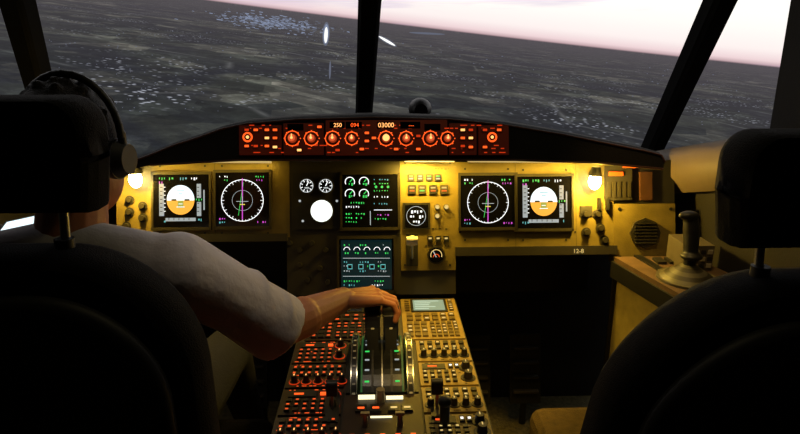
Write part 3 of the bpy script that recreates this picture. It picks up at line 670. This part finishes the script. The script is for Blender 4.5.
# soft sleeve folds running round the underside
d=(EL-SR_).normalized(); a=d.orthogonal().normalized(); bb=d.cross(a)
for t,ph in ((.35,0),(.55,2.1),(.72,.7),(.86,3.6)):
    c=SR_.lerp(EL,t)
    pts=[c+(a*math.cos(ph+k*.25)+bb*math.sin(ph+k*.25))*.0615+d*(.004*k-.02) for k in range(9)]
    for k in range(8): b.bone(pts[k],pts[k+1],.008+.003*math.sin(math.pi*k/8),.008+.003*math.sin(math.pi*(k+1)/8),SHIRT)
EL2=V((-.84,1.20,.76)); W2=V((-.935,1.38,.83))
b.bone(SL,SL.lerp(EL2,.5),.068,.062,SHIRT); b.cyl(SL.lerp(EL2,.45),SL.lerp(EL2,.85),.060,SHIRT,.064)
b.obj('shirt',pe,remesh=.006,smooth_it=7)
b=MB()
b.ell((cx,1.08,.54),(.18,.125,.085),TRO,24,14)
for s in (-1,1):
    hip=V((cx+s*.09,1.10,.54)); kn=V((cx+s*.14,1.52,.545)); an=V((cx+s*.12,1.80,.13))
    b.bone(hip,kn,.085,.062,TRO); b.bone(kn,an,.062,.045,TRO)
b.obj('trousers',pe,remesh=.01,smooth_it=4)
b=MB()
for s in (-1,1):
    an=V((cx+s*.12,1.80,.10)); b.bone(an,an+V((0,.10,-.035)),.042,.035,BLK); b.ell(an+V((0,-.03,-.045)),(.038,.05,.04),BLK)
b.obj('shoes',pe,remesh=.006,smooth_it=3)
def arm(SH,EL,W,f,s,n,mirror,name,curl):
    f=V(f).normalized(); s=V(s); s=(s-f*s.dot(f)).normalized(); n=f.cross(s) if mirror else s.cross(f)
    n=n if n.z>0 else -n
    b=MB()
    b.bone(SH,EL,.052,.045,SKIN)
    b.bone(EL,EL.lerp(W,.3),.044,.045,SKIN); b.bone(EL.lerp(W,.3),W,.043,.028,SKIN)
    b.ell(W,(.030,.028,.023),SKIN)
    for k in (-1.5,-.5,.5,1.5):
        b.bone(W+s*k*.012+f*.012,W+f*.088+s*k*.0205-f*abs(k-.5)*.005,.0165,.012,SKIN)
    b.bone(W+f*.03-n*.006,W+f*.07-n*.008,.02,.018,SKIN)
    segs=[(1.5,(.044,.027,.022),.0094),(.5,(.048,.031,.023),.0096),(-.5,(.044,.029,.022),.0091),(-1.5,(.034,.022,.020),.0082)]
    for k,ls,r in segs:
        p=W+f*.088+s*k*.0220-f*abs(k-.5)*.005; ang=0; sp=s*k*.09
        for i,l in enumerate(ls):
            ang+=math.radians(curl[i]+k*2); d=(f*math.cos(ang)-n*math.sin(ang)+sp).normalized()
            q=p+d*l; b.bone(p,q,r*(1-.07*i)*1.0,r*(1-.07*(i+1)),SKIN)
            if i==0: b.ell(p+n*.003,r*1.14,SKIN,12,8)
            p=q
    t0=W+f*.022+s*.022-n*.004; t1=t0+(f*.55+s*.75-n*.25).normalized()*.042; t2=t1+(f*.85+s*.25-n*.45).normalized()*.033; t3=t2+(f*.85-s*.1-n*.55).normalized()*.027
    b.bone(t0,t1,.016,.0125,SKIN); b.bone(t1,t2,.012,.011,SKIN); b.bone(t2,t3,.011,.0088,SKIN)
    b.obj(name,pe,remesh=.0024,smooth_it=2)
arm(SR_,EL,W,(.93,.36,-.06),(-.36,.93,0),None,False,'arm_and_hand_1',(22,50,38))
arm(SL,EL2,W2,(-.10,.9,.05),(.9,.10,0),None,True,'arm_and_hand_2',(40,50,40))
Hc=V((-.540,1.105,1.148)); RZ=Matrix.Rotation(math.radians(-8),3,'Z')
def hp(x,y,z): return Hc+RZ@V((x,y,z))
b=MB()
b.ell(hp(0,-.008,.03),(.074,.094,.092),SKIN,28,18,RZ); b.ell(hp(0,.03,-.045),(.058,.062,.068),SKIN,24,14,RZ); b.ell(hp(0,.065,-.085),(.028,.022,.02),SKIN)
b.bone(hp(0,.085,.012),hp(0,.108,-.018),.009,.013,SKIN)
for s in (-1,1):
    b.ell(hp(s*.076,.0,-.005),(.009,.02,.031),SKIN); b.ell(hp(s*.036,.066,-.015),(.022,.018,.018),SKIN); b.bone(hp(s*.012,.088,.022),hp(s*.045,.078,.024),.008,.007,SKIN)
b.ell(hp(0,.084,-.052),(.024,.010,.010),SKIN)
b.bone(hp(0,-.02,-.05),V((-.55,1.06,.985)),.056,.062,SKIN)
b.obj('head_and_neck',pe,remesh=.004,smooth_it=3)
b=MB()
for s in (-1,1): b.ell(hp(s*.031,.080,.006),.0115,WHT); b.ell(hp(s*.031,.0885,.006),(.0055,.004,.0055),BLK); b.bone(hp(s*.018,.094,.028),hp(s*.046,.086,.028),.003,.003,HAIR)
b.bone(hp(-.02,.0925,-.052),hp(.02,.0925,-.052),.0022,.0022,mat('lips',(.3,.09,.07),.5))
b.obj('face_details',pe)
b=MB(); b.ell(hp(0,-.022,.042),(.081,.094,.092),HAIR,28,18,RZ); b.ell(hp(0,-.05,-.01),(.070,.058,.075),HAIR,24,14,RZ); b.ell(hp(0,.035,.088),(.06,.05,.035),HAIR,20,12,RZ)
for i in range(60):
    a=random.uniform(0,2*math.pi); t=random.uniform(0,1.3); q=V((math.sin(t)*math.cos(a)*.080,math.sin(t)*math.sin(a)*.093-.022,math.cos(t)*.092+.042)); b.ell(hp(*q),random.uniform(.006,.011),HAIR,10,6)
b.obj('hair',pe,remesh=.004,smooth_it=2)
hs=MB(); pts=[hp(math.cos(t)*.093,-.005,math.sin(t)*.106+.040) for t in [math.pi*i/16 for i in range(17)]]
for i in range(16): hs.bone(pts[i],pts[i+1],.0065,.0065,BLK)
for s in (-1,1):
    hs.cyl(hp(s*.072,-.002,.0),hp(s*.084,-.002,.0),.036,BLK,.036); hs.cyl(hp(s*.084,-.002,.0),hp(s*.102,-.002,.0),.034,DKG,.026); hs.bone(hp(s*.093,-.003,.045),hp(s*.093,-.003,.02),.007,.007,BLK)
hs.bone(hp(-.1,.02,-.01),hp(-.06,.105,-.05),.003,.003,BLK); hs.ell(hp(-.055,.108,-.052),(.012,.01,.008),BLK)
hs.obj('headset',pe)
# ================================================================ faint ambient
w=bpy.data.worlds.new('world'); sc.world=w; w.use_nodes=True
w.node_tree.nodes['Background'].inputs[0].default_value=(.5,.45,.5,1); w.node_tree.nodes['Background'].inputs[1].default_value=.008
